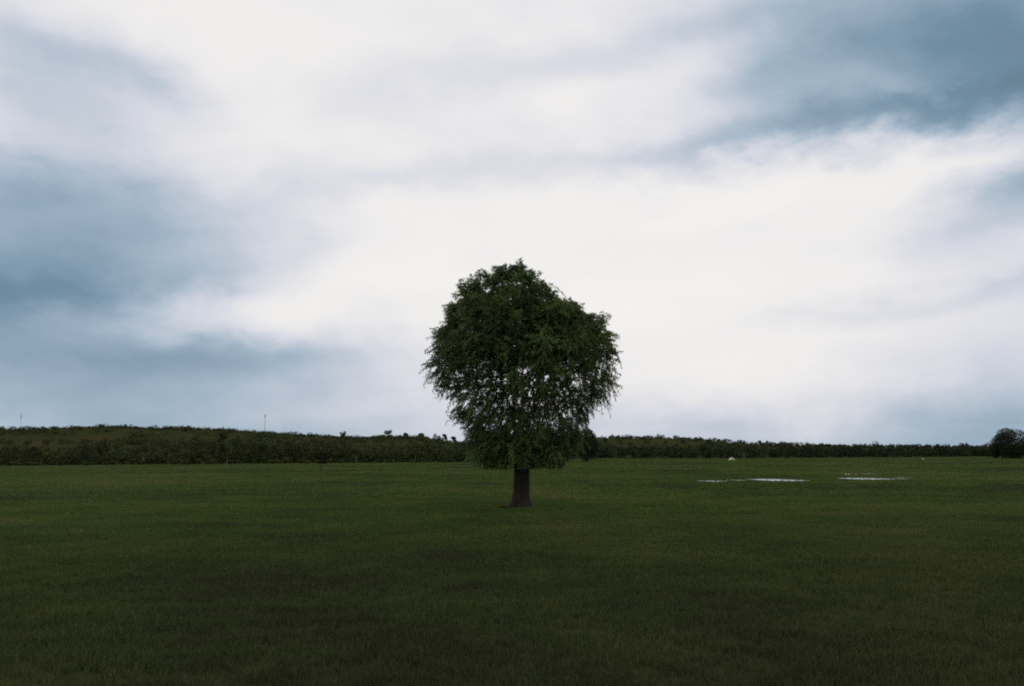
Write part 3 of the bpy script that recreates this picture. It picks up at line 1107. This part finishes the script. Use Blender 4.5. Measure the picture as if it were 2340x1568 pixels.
# ------------------------------------------------------------------ grass
def blade_patch(name, size, n, hmin, hmax, wid, seed, tuft):
    r = np.random.default_rng(seed)
    nt = max(1, int(n / tuft))
    tc_ = r.uniform(-size / 2, size / 2, (nt, 2))
    k = r.integers(0, nt, n)
    xy = tc_[k] + r.normal(0, 0.035 * size ** 0.5, (n, 2))
    hh = r.uniform(hmin, hmax, n) * (0.65 + 0.55 * r.random(nt)[k] + 0.9 * (r.random(nt)[k] < 0.05))
    a = r.uniform(0, 6.283, n)
    lean = r.uniform(0.1, 0.75, n) * hh
    dx, dy = np.cos(a), np.sin(a)
    fa = r.uniform(0, 6.283, n)
    sx, sy = np.cos(fa) * wid / 2, np.sin(fa) * wid / 2
    zero = np.zeros(n)
    b0 = np.stack([xy[:, 0] - sx, xy[:, 1] - sy, zero - 0.03], -1)
    b1 = np.stack([xy[:, 0] + sx, xy[:, 1] + sy, zero - 0.03], -1)
    mx_, my_ = xy[:, 0] + dx * lean * 0.35, xy[:, 1] + dy * lean * 0.35
    m0 = np.stack([mx_ - sx * 0.8, my_ - sy * 0.8, hh * 0.6], -1)
    m1 = np.stack([mx_ + sx * 0.8, my_ + sy * 0.8, hh * 0.6], -1)
    tp = np.stack([xy[:, 0] + dx * lean, xy[:, 1] + dy * lean, hh * 0.95], -1)
    V_ = np.stack([b0, b1, m1, m0, tp], 1).reshape(-1, 3)
    o_ = np.arange(n)[:, None] * 5
    FQ_ = np.array([[0, 1, 2, 3]]) + o_
    FT_ = np.array([[3, 2, 4]]) + o_
    t_ = np.repeat(np.clip(r.normal(0.45, 0.22, n) + r.normal(0, 0.12, nt)[k], 0, 1), 5)
    ob = bpy.data.objects.new(name, mesh_np(name, V_, [FQ_, FT_], M['grass_blade'], t_))
    return ob


patches = bpy.data.collections.new('grass_patches')
PN = []
for q in range(4):
    patches.objects.link(blade_patch('grass_patch_a%d' % q, 1.35, 3000, 0.035, 0.095, 0.006, 200 + q, 9))
for q in range(4):
    patches.objects.link(blade_patch('grass_patch_b%d' % q, 4.6, 4200, 0.05, 0.12, 0.019, 210 + q, 9))
for q in range(4):
    patches.objects.link(blade_patch('grass_patch_c%d' % q, 13.0, 4500, 0.06, 0.15, 0.06, 220 + q, 6))

for q in range(4):                             # short thin grass round the standing water
    patches.objects.link(blade_patch('grass_patch_d%d' % q, 0.8, 170, 0.025, 0.09, 0.018, 230 + q, 6))

r = np.random.default_rng(300)
gp, gi, gr = [], [], []
PX0, PX1, PY0, PY1 = min(q[0] - q[2] for q in PUDDLES) - 4, max(q[0] + q[2] for q in PUDDLES) + 4, min(q[1] - q[3] for q in PUDDLES) - 4, max(q[1] + q[3] for q in PUDDLES) + 4


def in_water(x, y, grow):
    return any(((x - q[0]) / (q[2] * 0.9 + grow)) ** 2 + ((y - q[1]) / (q[3] * 0.95 + grow)) ** 2 < 1 for q in PUDDLES)


for (y0, y1, step, first, wet) in ((4.0, 42.0, 1.05, 0, 0), (42.0, 115.0, 3.6, 4, 0), (115.0, 500.0, 10.5, 8, 0), (PY0, PY1, 0.62, 12, 1)):
    for y in np.arange(y0 + step / 2, y1, step):
        hw = 0.60 * y + 3.0
        for x in (np.arange(PX0, PX1, step) if wet else np.arange(-hw, hw, step)):
            if wet:
                if in_water(x, y, -0.9) or (in_water(x, y, 0.1) and r.random() < 0.78):
                    continue
            elif PX0 + 1.6 < x < PX1 - 1.6 and PY0 + 1.6 < y < PY1 - 1.6:
                continue
            if math.hypot(x - TREE_X, y - TREE_Y) < 0.75:
                continue
            gp.append((x + r.uniform(-0.2, 0.2) * step, y + r.uniform(-0.2, 0.2) * step))
            gi.append(first + int(r.integers(0, 4)))
            gr.append(r.uniform(0, 6.283))
gp = np.array(gp)
gi, gr = np.array(gi), np.array(gr)
gz = height(gp[:, 0], gp[:, 1])
me = bpy.data.meshes.new('grass')
me.vertices.add(len(gp))
me.vertices.foreach_set('co', np.column_stack([gp, gz]).astype(np.float32).ravel())
a1 = me.attributes.new('pick', 'INT', 'POINT')
a1.data.foreach_set('value', gi.astype(np.int32))
a2 = me.attributes.new('turn', 'FLOAT', 'POINT')
a2.data.foreach_set('value', gr.astype(np.float32))
me.materials.append(M['grass_blade'])
grass = obj('grass', me)
tag(grass, 'short pasture grass covering the whole field', kind='stuff')
ng = bpy.data.node_groups.new('grass_scatter', 'GeometryNodeTree')
ng.interface.new_socket('Geometry', in_out='INPUT', socket_type='NodeSocketGeometry')
ng.interface.new_socket('Geometry', in_out='OUTPUT', socket_type='NodeSocketGeometry')
gin, gout = ng.nodes.new('NodeGroupInput'), ng.nodes.new('NodeGroupOutput')
ci = ng.nodes.new('GeometryNodeCollectionInfo')
ci.inputs['Collection'].default_value = patches
ci.inputs['Separate Children'].default_value = True
ci.inputs['Reset Children'].default_value = True
iop = ng.nodes.new('GeometryNodeInstanceOnPoints')
iop.inputs['Pick Instance'].default_value = True
na1 = ng.nodes.new('GeometryNodeInputNamedAttribute')
na1.data_type = 'INT'
na1.inputs['Name'].default_value = 'pick'
na2 = ng.nodes.new('GeometryNodeInputNamedAttribute')
na2.data_type = 'FLOAT'
na2.inputs['Name'].default_value = 'turn'
cx_ = ng.nodes.new('ShaderNodeCombineXYZ')
ng.links.new(na2.outputs[0], cx_.inputs[2])
ng.links.new(gin.outputs[0], iop.inputs['Points'])
ng.links.new(ci.outputs[0], iop.inputs['Instance'])
ng.links.new(na1.outputs[0], iop.inputs['Instance Index'])
ng.links.new(cx_.outputs[0], iop.inputs['Rotation'])
ng.links.new(iop.outputs[0], gout.inputs[0])
md = grass.modifiers.new('scatter', 'NODES')
md.node_group = ng
print('clumps', len(clumps), 'leaves', len(LF), 'grass instances', len(gp))
